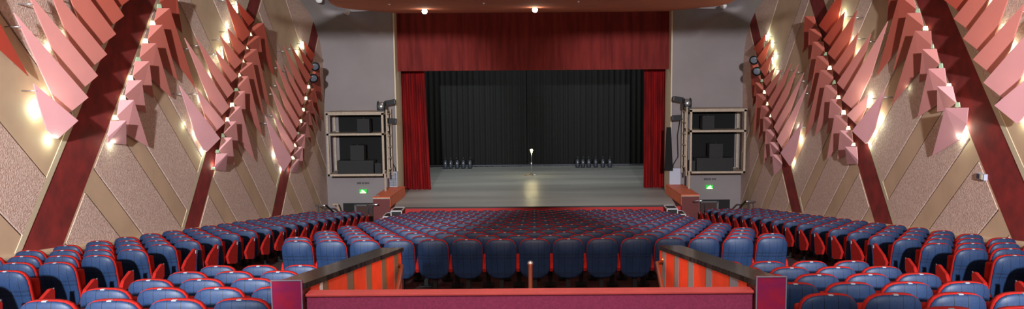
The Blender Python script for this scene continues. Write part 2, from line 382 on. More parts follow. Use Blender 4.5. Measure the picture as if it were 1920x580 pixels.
def ext(R,d,s): return (R[0]+d[0]*s,R[1]+d[1]*s)
# --- left wall, near band
BL={}
BL[-1,0]=[((64,157),(147,226.5),(109.5,260),[(101,259),(88.6,243),(73.6,197)]),
 ((27,24),(166,183),(118,222),[]),((50,-19),(184,142),(138,181),[]),((87,-36),(201,102),(155,141),[]),
 ((95,-100),(218,64),(172,99),[]),((140,-110),(233,30),(187,65),[]),((165,-130),(249,-5),(203,30),[])]
BL[-1,1]=[((337,160),(413,260),(388.5,284.6),[(382.6,282),(370,260),(367.5,255.5),(350.5,201.7)]),
 ((368,165),(422,230.4),(396,255),[]),((346.7,71.3),(430.4,201),(407,226),[]),((368,69.4),(438.8,171),(418,193),[]),
 ((404,93.3),(446.4,143),(427,161),[]),((412.8,66.3),(454,116),(435,135),[]),((427.3,52.9),(461,89.5),(443,107),[]),
 ((420.4,-12),(469.8,63),(449,84),[]),((444.2,2.5),(477,37.8),(461,54),[])]
BL[-1,2]=[((498,218),(548,298),(533,321),[(531,321),(521.5,300.7),(515.5,287)]),((510,206),(553.4,276),(540,295),[]),
 ((507,162.4),(558.6,251),(545,270),[]),((516.4,147.8),(563.8,230),(551,248),[]),((517,112),(569,210),(556,229),[]),
 ((534.5,122),(572.4,189),(560,207),[]),((531,83),(577.5,168),(565,185),[]),((544,82),(583.6,145),(572,160),[]),
 ((560.3,87),(588,125),(577,139),[]),((569,76.7),(591,103.4),(582,117),[])]
BL[1,0]=[((1947,128),(1864.3,198),(1906,232),[(1910,231),(1922,214),(1937,168)]),((1983,-4),(1843.7,155.2),(1891,193),[]),
 ((1922,4),(1824,111.7),(1862,142),[(1893,93)]),((1914,-69),(1805.4,72.3),(1850,107),[]),((1880,-80),(1787.7,35),(1830,67),[]),((1850,-110),(1770,0),(1812,33),[])]
BL[1,1]=[((1658,169.6),(1597.4,245.7),(1622.3,269.5),[(1626,268),(1637.6,247.7),(1640,242.7),(1650,196.7)]),((1627,178),(1587.4,215.5),(1608,236),[(1624,203)]),
 ((1664,40),(1578,187.3),(1602,208),[(1634,138)]),((1632.3,63.5),(1569,155.8),(1590,177),[(1615,123)]),((1608.4,61.7),(1560.5,128),(1580,147),[(1599,109)]),
 ((1605.8,20),(1551.5,99.6),(1571,119),[(1591.4,84.5)]),((1583.2,22),(1543.3,74.4),(1562,92),[(1577.5,59)]),((1582,-25),(1535,47.6),(1554,66),[(1572.5,34.6)])]
BL[1,2]=[((1503.6,228.8),(1463.3,287),(1480.3,311.4),[(1482,311),(1488.5,295),(1490.8,290.4)]),((1514,159),(1456,262),(1470,284),[]),
 ((1507,136),(1450.5,238.6),(1464,259),[]),((1496.7,120.3),(1444.4,215.3),(1458,236),[]),((1483,119.5),(1439.3,191),(1452,212),[]),
 ((1464.8,129.8),(1434,170),(1446,188),[]),((1452.8,126),(1430,151),(1440,166),[]),((1450,95),(1424.8,129.8),(1436,146),[]),
 ((1445,74),(1419,109.7),(1430,126),[]),((1436,63),(1412.6,91),(1424,107),[])]
for (sd,b),lst in BL.items():
    for k,(T,R,B,Ls) in enumerate(lst): blade(sd,b,k,len(lst),T,R,B,Ls,ct=(k/7.5 if b==0 and False else k/(len(lst)-1+(1 if b==0 else 0))))
PL={}
PL[-1,0]=[((208.3,226.8),(236.7,226),(203,256.6),(237,271.5),(203,268)),((225,187.5),(251,187.5),(220,217),(279,276),(237.5,252)),
 ((240,151),(266,150.5),(235,178.6),(274,212),(258,205)),((254,115),(280,115),(250,142),(288,184),(268,168)),
 ((267,81),(293,81),(263,107.5),(322,183.5),(284,148.5)),((283,47),(305,46.5),(278,73),(334,152),(306.4,123.5)),
 ((296,15),(318.4,15.4),(290,39),(366,164),(322.8,105)),((303,-12),(330,-15),(300,4),(342,62),(331,50))]
PL[-1,1]=[((406,288),(427,288),(403.6,311.4),(423.4,320.7),(403.6,319.5)),((416,258),(435,258),(411.7,282),(439.7,310),(425.7,303)),
 ((424.5,227.6),(443,228),(420,251),(448,283),(437,276.5)),((435,199.7),(451.3,199.7),(429,222),(478,302),(447.8,263.7)),
 ((442.3,171),(459.3,171),(439,189),(461,233),(451,224)),((449.3,143),(465.6,143),(446.8,164),(492,256),(466.4,214.8)),
 ((456,117),(474.4,117.2),(450,137),(495,215),(480,194)),((462.5,92),(482,91.7),(457,111.6),(506.5,200.5),(486.4,172.8)),
 ((468.8,67.5),(487.6,67.3),(463,85.8),(496,134),(484,118)),((476,43.4),(494.6,43.2),(471.3,61),(514.6,143),(493,109.5))]
PL[-1,2]=[((553,299),(562,298.4),(544,317),(557,324),(544,324)),((556,275.7),(567.6,275.3),(549,292),(568,316),(560,305)),
 ((559.5,252.4),(572.4,252.4),(553.4,268.8),(570,297),(562,284)),((567,230),(576,229.7),(558.6,246.4),(586,272),(572.4,250)),
 ((572,208),(580,208),(566,222),(590,251.5),(579,235)),((577,187.4),(585.3,187.4),(571,199),(598,244.4),(587,220)),
 ((582,166),(590.5,166),(577,178),(602.6,224.5),(592,205)),((589,130),(599,128.4),(582,150),(604,191.7),(595,182))]
PL[1,0]=[((1815,202),(1772,202.6),(1812,232),(1748,292),(1797,263)),((1785,162),(1757,162),(1792,192.5),(1757,210),(1770.6,207.6)),
 ((1770.6,127.6),(1740.5,129),(1774,157),(1720.4,220),(1757,196)),((1755,91.7),(1729,92),(1760.6,120),(1723,155),(1736,149)),
 ((1744.7,58),(1715.4,57.7),(1746,84.5),(1672,197),(1723.5,133)),((1725.5,24),(1700.4,24.8),(1731,49),(1674.4,133.5),(1698,107.6)),
 ((1710,-10),(1686,-9),(1717,16.7),(1643.5,143.5),(1683,90)),((1692,-38),(1668,-30),(1700,-14),(1663.6,40),(1674,32.6))]
PL[1,1]=[((1606,275.3),(1584,275.3),(1608,299.3),(1588,308.6),(1607.9,308)),((1596.7,244.3),(1574.6,245),(1599,267),(1570,299.7),(1584,290.4)),
 ((1588.5,216),(1564.8,215.5),(1588,236.4),(1550,299.7),(1570.6,275.3)),((1576.3,185.6),(1556.8,186),(1578,206.6),(1550,252),(1558.3,245)),
 ((1568,159),(1546.7,159.6),(1569,179),(1527.6,255.5),(1550.8,224)),((1560,131.3),(1538,131.3),(1562,150.8),(1509,257.8),(1535,215.5)),
 ((1551,104.6),(1531,105.3),(1553,123.5),(1514,203),(1525.2,186)),((1543,78.2),(1524,78.2),(1546,98.4),(1514,156.6),(1522.6,147)),
 ((1534,54),(1516.5,54),(1541,70),(1515,112.2),(1519,108)),((1526,31),(1508.7,30),(1531,48),(1504.5,99),(1514.6,87))]
PL[1,2]=[((1463,290),(1447.7,289.7),(1466,307.4),(1451,329.5),(1464,316)),((1458,267),(1443,266.5),(1461,284.6),(1444.7,308),(1452,297)),
 ((1451,243),(1436,242.7),(1455,260),(1431.4,308),(1441.4,291)),((1446,220),(1431.4,219.4),(1449,236.4),(1430,270.6),(1438,258)),
 ((1441,198),(1427,198),(1444,213.6),(1421,263.7),(1429,249.7)),((1433.5,176),(1418.3,175.5),(1437,192.8),(1411.6,256.7),(1421,238)),
 ((1428,155),(1415.7,154.8),(1431,171),(1411,200),(1420,185)),((1420,118),(1407,118),(1426,150),(1410.5,185),(1418,172))]
for (sd,b),lst in PL.items():
    for k,a in enumerate(lst): pleat(sd,b,k,len(lst),*a,ct=k/len(lst)*(1 if b==0 else .97))
LP={}
LP[-1,0]=[(217,220.5,12,9,0),(231,183,10,8,0),(245,146,10,9,0),(259.5,111,10,8,1),(273,77,10,9,0),(286.5,43,10,8,0),(299,11.5,9,8,1)]
LP[-1,1]=[(400,316,8,5,1),(408,284,7,6,1),(418.5,254,6,7,1),(427,224.5,8,8,0),(435.5,197,8,8,0),(443.5,168.5,7,6,1),(451.5,141,8,8,0),(459,114.5,7,7,0),(466,89,7,7,0),(473,64,7,6,0)]
LP[-1,2]=[(549.5,296,6,6,0),(554.7,272,6,7,0),(559,250,4,4,1),(564,227.6,5,6,0),(569,206,5,6,0),(573.8,184.5,5,6,0),(579,163,5,6,0),(582,142,2,2,1)]
LP[1,0]=[(1795.5,196.5,9,9,1),(1779,159,9,5,0),(1764,123.5,8,9,1),(1748,87,5,7,1),(1735,53,10,8,0),(1720.5,20,9,8,1)]
LP[1,1]=[(1600,271,7,6,0),(1590,240,8,7,0),(1581.5,211,8,8,0),(1571.5,182.5,8,6.5,0),(1563,154,7,7,1),(1555,127,8,7,0),(1547,101,6,6,1)]
LP[1,2]=[(1443,217,5,6,0),(1437.5,194.5,5,6,0),(1433,172.5,5,6,0),(1428,151,5,5,1),(1423,129,3,3,0)]
for (sd,b),lst in LP.items():
    for k,a in enumerate(lst): mini(sd,b,k,*a)
# panels whose fan stands mostly outside the frame on the left
o=thing('folded_wall_panel','brick red panel tail cut by the left edge, above the nearest fan, left wall','wall panel',onX(0,60,-W+.2))
pp=[onX(-60,-70,-W+.3),onX(0,44,-W+.22),onX(54,143,-W+.12),onX(0,93,-W+.08),onX(-60,40,-W+.08)]
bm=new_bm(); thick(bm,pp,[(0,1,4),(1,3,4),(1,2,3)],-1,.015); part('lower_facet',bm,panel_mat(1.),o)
bm=new_bm(); q=onX(36,119,-W+.1); tube(bm,[q,Vector((-W,q.y,q.z))],.012,6); part('wall_bracket',bm,M_chrome,o)
# hidden strip lights behind the fans: real tubes with lamps
GL=[(-1,74,205,3.4),(-1,99,262,1.6),(-1,96,88,.8),(-1,92,178,.7),(-1,212,268,1.3),(-1,124,66,.5),
    (-1,371,250,1.6),(-1,384,284,1.6),(-1,379,183,1.4),(-1,399,140,1.0),(-1,404,311,1.0),(-1,404,122,1.),(-1,416,106,2.6),(-1,428,72,2.8),(-1,441,18,2.8),(-1,430,50,1.5),(-1,350,235,.6),
    (-1,517,290,1.4),(-1,531,318,1.2),(-1,522,226,1.0),(-1,568,86,2.6),(-1,561,98,2.0),(-1,545,320,.6),
    (1,1645,225,3.4),(1,1634,250,1.6),(1,1627,186,3.0),(1,1625,272,1.2),(1,1603,100,1.4),(1,1595,80,1.6),(1,1582,55,2.4),(1,1577,28,2.6),(1,1617,125,1.0),(1,1700,165,.2),(1,1805,240,2.4),(1,1799,258,1.4),(1,1874,55,.8),(1,1893,90,1.4),(1,1853,8,1.2),(1,1915,150,.8),(1,1914,228,1.),
    (1,1497,262,2.4),(1,1484,305,1.4),(1,1437,68,2.2),(1,1444,82,2.4),(1,1450,105,2.6),(1,1447,128,2.),(1,1493,240,.8),(1,1454,135,1.2)]
for i,(sd,x,y,p) in enumerate(GL):
    q=onX(x,y,sd*(W-.08)); l=bpy.data.lights.new('panel_lamp',  'POINT'); l.energy=p*3.4; l.color=(.80,1,.74); l.shadow_soft_size=.06
    o=bpy.data.objects.new('panel_lamp',l); C.objects.link(o); o.location=q
for i,(sd,(x0,y0),(x1,y1)) in enumerate([(-1,(442.5,3),(445,24)),(-1,(426,63),(429,80)),(-1,(415,88),(418,110)),(-1,(568,78),(569,92)),(1,(1628,184),(1627,202)),(1,(1437,66),(1437,76)),(1,(1448,108),(1449,120)),(1,(1579,30),(1577,48))]):
    bm=new_bm(); tube(bm,[onX(x0,y0,sd*(W-.07)),onX(x1,y1,sd*(W-.07))],.022,8); o=obj('strip_light',bm,M_tube)
    tag(o,'bright lamp tube %s, %s wall'%(['at the top of the middle fan','low in the middle fan tips','second in the middle fan tips','above the farthest fan','behind the lowest fan tip of the middle band','above the farthest fan','beside the farthest fan tips','between the upper tips of the middle fan'][i],side_word(sd)),'wall light','lamp tubes behind the wall panels')
# round lamps on the far side walls
for sd,lst in ((-1,[(591,125,'upper'),(588,147,'lower')]),(1,[(1413.5,113,'upper'),(1419,134,'lower')])):
    for (x,y,w) in lst:
        p=onX(x,y,sd*(W-.42)); t=thing('round_spotlight','dark round spotlight, %s of the pair high at the far end of the %s wall'%(w,side_word(sd)),'spotlight',p,'round spotlights at the far end of the %s wall'%side_word(sd))
        d=Vector((-sd*.35,-.8,-.25)).normalized()
        bm=new_bm(); tube(bm,[p-d*.22,p-d*.16,p],[.06,.13,.16],16); part('housing',bm,M_lamp,t,True)
        bm=new_bm(); tube(bm,[p-d*.01,p+d*.02],[.17,.17],16); part('rim',bm,M_blackm,t,True)
        bm=new_bm(); tube(bm,[p+d*.015,p+d*.03],[.14,.1],16); part('lens',bm,M_lampf,t,True)
        bm=new_bm(); tube(bm,[p-d*.1,Vector((sd*(W),p.y+.05,p.z+.05))],.02,6); part('wall_arm',bm,M_blackm,t,True)
# switch box on the right wall
p=onX(1847,332,W); t=thing('wall_socket_box','small grey and cream double socket box beside the nearest red band, right wall','socket box',p)
bm=new_bm(); box(bm,p.x-.07,p.x,p.y-.09,p.y+.17,p.z-.06,p.z+.06,.006); part('housing',bm,M_vent,t)
bm=new_bm(); box(bm,p.x-.08,p.x-.065,p.y+.06,p.y+.15,p.z-.045,p.z+.045); part('socket',bm,M_ventd,t)
bm=new_bm(); box(bm,p.x-.08,p.x-.065,p.y-.03,p.y+.045,p.z-.045,p.z+.045); part('cover_plate',bm,M_trim,t)
# ---------------------------------------------------------------- ceiling downlights
def down(x,y,r,on,lab,zc=2.33,m=None):
    p=onZ(x,y,zc+ZO); t=thing('ceiling_downlight',lab,'ceiling light',p,'lit ceiling downlights' if on else 'unlit ceiling downlights')
    bm=new_bm(); tube(bm,[p+Vector((0,0,-.02)),p+Vector((0,0,.02))],r*1.25,20); part('trim_ring',bm,M_trim,t,True)
    bm=new_bm(); tube(bm,[p+Vector((0,0,-.035)),p+Vector((0,0,-.01))],[r,r],20); part('lens',bm,M_down if on else M_downoff,t,True)
    if on:
        bm=new_bm(); bmesh.ops.create_uvsphere(bm,u_segments=16,v_segments=10,radius=.1,matrix=Matrix.Translation(p+Vector((0,0,-.09)))); part('bulb',bm,M_down,t,True)
    return p
for x,y,w in ((796,17,'left'),(1003,14,'right')):
    p=down(x,y,.085,True,'glowing round downlight in the salmon ceiling, %s one of the lit pair'%w)
    l=bpy.data.lights.new('downlight_beam','SPOT'); l.energy=70; l.color=(1,.85,.65); l.spot_size=1.9; l.spot_blend=.8; l.shadow_soft_size=.1
    o=bpy.data.objects.new('downlight_beam',l); C.objects.link(o); o.location=p+Vector((0,0,-.22))
    l=bpy.data.lights.new('downlight_halo','POINT'); l.energy=5; l.color=(1,.8,.6); l.shadow_soft_size=.08
    o=bpy.data.objects.new('downlight_halo',l); C.objects.link(o); o.location=p+Vector((0,-.1,-.25))
down(730,7,.03,False,'tiny unlit ceiling spot left of the lit pair'); down(907,5,.03,False,'tiny unlit ceiling spot between the lit pair'); down(1085,2,.03,False,'tiny unlit ceiling spot right of the lit pair')
for x,y,Y,w in ((650,24,31.0,'left, lower of two'),(598,1,29.6,'left, upper of two'),(1357,12,30.6,'right')):
    p=onY(x,y,Y); d=Vector((0,-.75,-.66)); bm=new_bm(); tube(bm,[p+d*.03,p,p-d*.12],[.09,.12,.12],20); o=obj('cove_fitting',bm,M_fit,smooth=True); tag(o,'small round white fitting in the coved ceiling corner, %s'%w,'ceiling fitting','round fittings in the coved corners')
# ---------------------------------------------------------------- speaker racks
def pbox(bm,x0,y0,x1,y1,Y,d,bev=0,mi=0):
    a=onY(x0,y1,Y); b=onY(x1,y0,Y); box(bm,min(a.x,b.x),max(a.x,b.x),Y,Y+d,min(a.z,b.z),max(a.z,b.z),bev,mi)
YR=31.0
for sd in (-1,1):
    w=side_word(sd)
    if sd<0: xo,xi,zt,zm,zb=-8.22,-5.95,-1.66,-2.55,-4.18
    else: xo,xi,zt,zm,zb=8.42,6.20,-1.64,-2.53,-4.18
    zt+=ZO; zm+=ZO; zb+=ZO; s=.04; x0,x1=min(xo,xi),max(xo,xi)
    t=thing('speaker_rack','beige open-framed two-shelf rack with loudspeakers, on the %s front wall'%w,'rack',Vector(((xo+xi)/2,YR+.6,zb)),'speaker racks beside the stage')
    bm=new_bm()
    for yy in (YR,YR+1.15):
        for xx in (x0,x1-2*s): box(bm,xx,xx+2*s,yy,yy+.07,zb,zt)
        for zz in (zb,zm,zt-2*s): box(bm,x0,x1,yy,yy+.07,zz,zz+2*s)
        box(bm,(x0+x1)/2-.04,(x0+x1)/2+.04,yy+.01,yy+.06,zb,zt) if yy>YR else None
    for xx in (x0,x1-2*s):
        for zz in (zb,zm,zt-2*s): box(bm,xx,xx+2*s,YR,YR+1.2,zz,zz+.06)
    part('frame',bm,M_wood,t)
    bm=new_bm()
    bm.free()
    for zz in (zb,zm):
        bm=new_bm(); box(bm,x0+.02,x1-.02,YR+.03,YR+1.15,zz+.01,zz+.05); part('shelf',bm,M_wood,t)
    bm=new_bm(); box(bm,x0+.22,x1-.16,YR+1.12,YR+1.14,zb+.1,zt-.1); part('black_scrim',bm,M_cloth,t)
    bm=new_bm(); box(bm,x0-.03,x1+.03,YR-.05,YR+1.2,zt,zt+.04); part('top_board',bm,M_wood,t)
    # ladder-like stage side
    bm=new_bm(); xs_=xi+(-sd)*.12
    for yy in (YR+.05,YR+.95): tube(bm,[(xs_,yy,zb-.1),(xs_,yy,zt+.12)],.035,6)
    for k in range(6):
        zz=zb+.2+k*.45; tube(bm,[(xs_,YR+.05,zz),(xs_,YR+.95,zz)],.028,6)
    part('side_ladder',bm,M_wood,t)
    bm=new_bm(); xp=xi-sd*.02
    tube(bm,[(xp,YR-.05,-4.78+ZO),(xp,YR-.05,zb+.1)],.045,8); part('support_post',bm,M_wood,t)
    if sd<0:
        S=[(670,226,692,254,.45,'upper shelf'),(657,274,682,303,.45,'on top of the long speaker'),(633,303,700,330,.55,'long, on the lower shelf'),(703,309,714,329,.4,'smallest, right end of the lower shelf')]
    else:
        S=[(1317,218,1340,246,.45,'upper shelf'),(1330,268,1356,295,.45,'on top of the long speaker'),(1306,295,1375,323,.55,'long, on the lower shelf'),(1293.5,304,1304,324,.4,'smallest, left end of the lower shelf')]
    for (a,b,c,d,dep,ww) in S:
        Yq=YR+.25; A=onY(a,d,Yq); B=onY(c,b,Yq)
        zb_=zm+.05 if 'upper' in ww else zb+.05
        if 'top' in ww: zb_=zb+.05+.54
        h=(B.z-A.z); hh=.54 if 'long' in ww and 'top' not in ww else h
        t2=thing('loudspeaker','black loudspeaker cabinet, %s of the %s rack'%(ww,w),'loudspeaker',Vector(((A.x+B.x)/2,Yq+dep/2,zb_)),'loudspeakers in the racks')
        bm=new_bm(); box(bm,A.x,B.x,Yq,Yq+dep,zb_,zb_+hh,.012); part('cabinet',bm,M_spk,t2)
        bm=new_bm(); box(bm,A.x+.04,B.x-.04,Yq-.012,Yq+.01,zb_+.04,zb_+hh-.04); part('grille',bm,M_spk2,t2)
        bm=new_bm(); tube(bm,[((A.x+B.x)/2,Yq+.1,zb_+hh),((A.x+B.x)/2,Yq+.1,zb_+hh+.05)],.03,8); part('cap',bm,M_spk,t2)
    # spotlights and projector boxes over the inner corner
    m=(lambda x: x) if sd<0 else (lambda x: 2003.5-x)
    dy=0 if sd<0 else -6
    p=onY(m(715.5),200+dy,YR+.3); t3=thing('drum_spotlight','silver and black drum spotlight on the %s rack'%w,'spotlight',p,'drum spotlights on the racks')
    bm=new_bm(); tube(bm,[p+Vector((-.12,0,0)),p+Vector((.12,0,0))],.19,16); part('drum',bm,M_chrome,t3,True)
    bm=new_bm()
    for q in (-.15,.12): tube(bm,[p+Vector((q,0,0)),p+Vector((q+.03,0,0))],.22,16)
    part('rim',bm,M_blackm,t3,True)
    bm=new_bm(); box(bm,p.x-.14,p.x+.14,p.y-.18,p.y+.18,zt+.04,zt+.1); box(bm,p.x-.17,p.x-.15,p.y-.03,p.y+.03,zt+.06,p.z); box(bm,p.x+.15,p.x+.17,p.y-.03,p.y+.03,zt+.06,p.z); part('bracket',bm,M_blackm,t3)
    for j,(x,y,ww) in enumerate([(732,192,'upper'),(734,227,'lower')]):
        p=onY(m(x),y+dy,YR+.6+.0*j); t4=thing('box_spotlight','black box spotlight aimed at the stage, %s one at the %s rack'%(ww,w),'spotlight',p,'box spotlights at the racks')
        d=Vector((-sd,.1,.18 if j==0 else -.08)).normalized(); u=Vector((0,1,0)); v=d.cross(u).normalized()
        def ob(a0,a1,h0,h1,wd): return [p+d*a+u*b+v*c for c in (h0,h1) for a,b in ((a0,-wd),(a1,-wd),(a1,wd),(a0,wd))]
        bm=new_bm(); hexa(bm,ob(-.18,.18,-.1,.1,.12)); part('housing',bm,M_spk,t4)
        bm=new_bm(); hexa(bm,ob(.18,.2,-.08,.08,.1)); part('lens_frame',bm,M_lamp,t4)
        bm=new_bm(); tube(bm,[p-d*.1,Vector((xs_,YR+.95,p.z-.1))],.02,6); part('arm',bm,M_blackm,t4)
    # cable
    bm=new_bm(); tube(bm,[onY(m(728),230+dy,YR+1.1),onY(m(733),260+dy,YR+1.1),onY(m(732),300+dy,YR+1.1),onY(m(741),315+dy,YR+1.1),onY(m(745),345+dy,YR+1.1)],.018,6)
    tag(obj('hanging_cable',bm,M_blackm,smooth=True),'thin dark cable looping down beside the %s rack'%w,'cable','cables beside the racks')
    if sd<0:
        p=onY(738,336,YR+1.1); t5=thing('vent_box','pale perforated metal box standing left of the stage opening','vent box',p)
        bm=new_bm(); box(bm,p.x-.27,p.x+.17,YR+1.0,YR+1.22,-4.78+ZO,-4.15+ZO,.01); part('housing',bm,M_vent,t5)
        bm=new_bm(); box(bm,p.x-.18,p.x+.15,YR+.985,YR+1.0,-4.74+ZO,-4.18+ZO); part('perforated_front',bm,M_perf,t5)
    else:
        bm=new_bm(); pb=onY(1264,336,YR+1.1); box(bm,pb.x-.2,pb.x+.26,YR+1.05,YR+1.22,-4.78+ZO,-4.1+ZO,.01); tag(obj('wall_cabinet',bm,M_vent),'plain pale metal cabinet standing right of the stage opening','cabinet')
        a=onY(1248,262,YR+1.1); bm=new_bm(); hexa(bm,[(a.x-.05,YR+1.,-4.2+ZO),(a.x+.3,YR+1.,-4.2+ZO),(a.x+.3,YR+1.05,-4.2+ZO),(a.x-.05,YR+1.05,-4.2+ZO),(a.x+.02,YR+1.,-2.4+ZO),(a.x+.2,YR+1.,-2.4+ZO),(a.x+.2,YR+1.05,-2.4+ZO),(a.x+.02,YR+1.05,-2.4+ZO)])
        tag(obj('black_cloth_strip',bm,M_cloth),'narrow black cloth hanging beside the right rack','cloth')
    # orange pedestal
    if sd<0: bx0,bx1=-6.13,-5.49
    else: bx0,bx1=5.60,6.27
    t=thing('orange_pedestal_block','maroon block with an orange sloping top at the %s end of the stage'%w,'pedestal',Vector(((bx0+bx1)/2,30.5,0)),'pedestal blocks at the stage ends')
    bm=new_bm(); bs=.12*(-sd); zt1=-4.82+ZO
    hexa(bm,[(bx0,29.45,0),(bx1,29.45,0),(bx1+bs,32.2,0),(bx0+bs,32.2,0),(bx0,29.45,zt1),(bx1,29.45,zt1),(bx1+bs,32.2,zt1),(bx0+bs,32.2,zt1)]); part('body',bm,M_darkred,t)
    e=.012; bm=new_bm(); hexa(bm,[(bx0-e,29.44,zt1),(bx1+e,29.44,zt1),(bx1+bs+e,32.2,zt1),(bx0+bs-e,32.2,zt1),(bx0-e,29.44,zt1+.04),(bx1+e,29.44,zt1+.04),(bx1+bs+e,32.2,zt1+.04),(bx0+bs-e,32.2,zt1+.04)]); part('top',bm,M_obox,t)
    xi_=bx1 if sd<0 else bx0
    bm=new_bm(); k=.012*(-sd); hexa(bm,[(xi_,29.45,-5.19+ZO),(xi_+k,29.45,-5.19+ZO),(xi_+bs+k,32.2,-5.19+ZO),(xi_+bs,32.2,-5.19+ZO),(xi_,29.45,zt1-.01),(xi_+k,29.45,zt1-.01),(xi_+bs+k,32.2,zt1-.01),(xi_+bs,32.2,zt1-.01)]); part('inner_face',bm,M_obox,t)
    bm=new_bm(); box(bm,bx0-.01,bx1+.01,29.43,29.45,zt1-.03,zt1+.005); part('front_edge',bm,M_wood,t)
    if sd<0:
        q=onZ(706,367,zt1+.045); bm=new_bm(); box(bm,q.x-.09,q.x+.1,q.y-.1,q.y+.1,zt1+.04,zt1+.05); tag(obj('paper_note',bm,M_tag),'small white paper lying on the left orange block','paper')
        for ii,(a,b) in enumerate([(747,357)]):
            q=onX(a,b,xi_+.1); 
    # steps up to the stage
    t=thing('stage_steps','black three-tread steps with white edges at the %s end of the stage'%w,'steps',Vector((-sd*0+sd*5.5,28.95,.0)),'steps at the stage ends')
    X1s=[5.92,5.62,5.32]; Zs=[-5.60,-5.38,-5.17]
    for i,(xx,zz) in enumerate(zip(X1s,Zs)):
        xa,xb=sorted((sd*xx,sd*(xx-.42))); y0,y1=28.62,29.4; zz+=ZO
        bm=new_bm(); box(bm,xa+.02,xb-.02,y0+.02,y1-.02,0 if i==0 else Zs[i-1]+ZO-.02,zz-.005); part('riser_block',bm,M_blackm,t)
        bm=new_bm(); r=.016
        for (ya,yb) in ((y0,y0+2*r),(y1-2*r,y1)): box(bm,xa,xb,ya,yb,zz-.03,zz+.012)
        for (xc,xd) in ((xa,xa+2*r),(xb-2*r,xb)): box(bm,xc,xd,y0,y1,zz-.03,zz+.012)
        xe=xb-2*r if sd>0 else xa
        for xc in (xa,xb-2*r): box(bm,xc,xc+2*r,y0-.004,y0+2*r,max(0,zz-.24),zz)
        part('tread_edge',bm,M_step,t)
    # doorway
    mm=(lambda x: x) if sd<0 else (lambda x: 2012-x)
    a=onY(mm(643),382+(0 if sd<0 else -7),32.15); b=onY(mm(700),420,32.15); xa,xb=sorted((a.x,b.x)); zt2=a.z
    t=struct(thing('door_1' if sd<0 else 'door_2','doorway with flat dark shade plate and brown door under the %s exit sign'%w,'door',Vector(((xa+xb)/2,32.15,0))))
    bm=new_bm(); box(bm,xa,xb,32.18,32.24,0,zt2); part('recess',bm,M_dark,t)  # flat dark plate paints the niche's shade, no real depth
    bm=new_bm(); xm=xa+.42*(xb-xa) if sd<0 else xb-.42*(xb-xa); box(bm,xm-.04,xm+.04,32.1,32.18,0,zt2-.06); box(bm,min(xm,xm-sd*.7) ,max(xm,xm-sd*.7),32.1,32.18,zt2-.1,zt2-.04); part('frame',bm,mat('door_frame_grey',(92,92,94),.6),t)
    bm=new_bm(); xq=sorted((xm-sd*.04,xm-sd*.72)); box(bm,xq[0],xq[1],32.12,32.18,0,zt2-.1); part('leaf',bm,M_door,t)
    # exit sign: green plate with a white running figure
    p=onY(680.5 if sd<0 else 1330.5,359 if sd<0 else 351,32.1); t=thing('exit_sign','green glowing exit sign with white running figure on the %s front wall'%w,'exit sign',p,'green exit signs')
    bm=new_bm(); box(bm,p.x-.15,p.x+.15,p.y,p.y+.08,p.z-.075,p.z+.075,.01); part('lit_plate',bm,M_green,t)
    bm=new_bm(); y_=p.y-.006
    def q2(pts): prism(bm,[(p.x+u*-sd*-1,y_,p.z+v) for u,v in pts],(0,-.006,0))
    q2([(.01,.03),(.045,.03),(.045,.06),(.01,.06)])                                  # head
    q2([(-.03,-.02),(.02,-.02),(.045,.025),(-.005,.025)])                            # torso
    q2([(-.03,-.02),(-.005,-.02),(-.09,-.055),(-.12,-.05)]); q2([(0,-.02),(.025,-.02),(.075,-.05),(.1,-.062),(.05,-.055)])  # legs
    q2([(.03,.02),(.085,-.005),(.09,.008),(.04,.03)]); q2([(-.01,.02),(-.07,-.01),(-.075,.004),(-.01,.028)])     # arms
    q2([(-.125,-.062),(.125,-.062),(.125,-.072),(-.125,-.072)])
    part('running_figure',bm,M_greenw,t)
    p=onY(680.5 if sd<0 else 1331,343.5 if sd<0 else 336,32.2)
    bm=new_bm(); random.seed(5)
    box(bm,p.x-.26,p.x+.28,p.y-.004,p.y,p.z-.05,p.z+.05,0,1)
    for gx,nn in ((-.24,5),(-.03,2),(.08,5)):
        for q in range(nn): 
            h=random.choice((.026,.034,.04)); box(bm,p.x+gx+q*.036,p.x+gx+q*.036+.026,p.y-.012,p.y,p.z-h,p.z+h)
    o2=obj('wall_lettering',bm,[M_letter,M_white])
    tag(o2,'small dark raised lettering above the %s exit sign'%w,'lettering','lettering above the exit signs')
    # hand rails near the corner
    if sd<0: R1=[(592,386),(611,385.5),(625,398)]; R2=[(688,384.5),(708,384)]; R3=[(690.5,410),(690.5,393),(694,389),(699,389)]
    else: R1=[(1417,379),(1398,377.5),(1386,392)]; R2=[(1301,378.5),(1317,376.5)]; R3=[(1321.5,400),(1321.5,386),(1318,381.5),(1313,381)]
    t=thing('corner_handrail','thin metal handrail with dark sloping arm at the far corner of the %s wall'%w,'handrail',onY(R1[1][0],R1[1][1],29.5),'corner handrails')
    bm=new_bm(); tube(bm,[onY(*R1[0],29.8),onY(*R1[1],29.6)],.03,8); part('top_rail',bm,M_chrome,t,True)
    bm=new_bm(); q=onY(*R1[2],29.2); tube(bm,[onY(*R1[1],29.6),q,q+(q-onY(*R1[1],29.6))*1.6],.035,8); part('sloping_arm',bm,M_blackm,t,True)
    bm=new_bm()
    for f in (.25,.7):
        q=onY(*R1[0],29.8).lerp(onY(*R1[1],29.6),f); tube(bm,[q,Vector((q.x,q.y,0.0))],.018,6)
    part('post',bm,M_lamp,t,True)
    t=thing('step_handrail','short polished rail with a bent pipe beside the %s stage block'%w,'handrail',onY(*R2[0],29.2),'rails beside the stage blocks')
    bm=new_bm(); tube(bm,[onY(*R2[0],29.2),onY(*R2[1],29.0)],.032,8); part('grip',bm,M_chrome,t,True)
    bm=new_bm(); pts=[onY(*q,29.3) for q in R3]; pts[0].z=0; tube(bm,pts,.02,8); part('bent_pipe',bm,M_lamp,t,True)
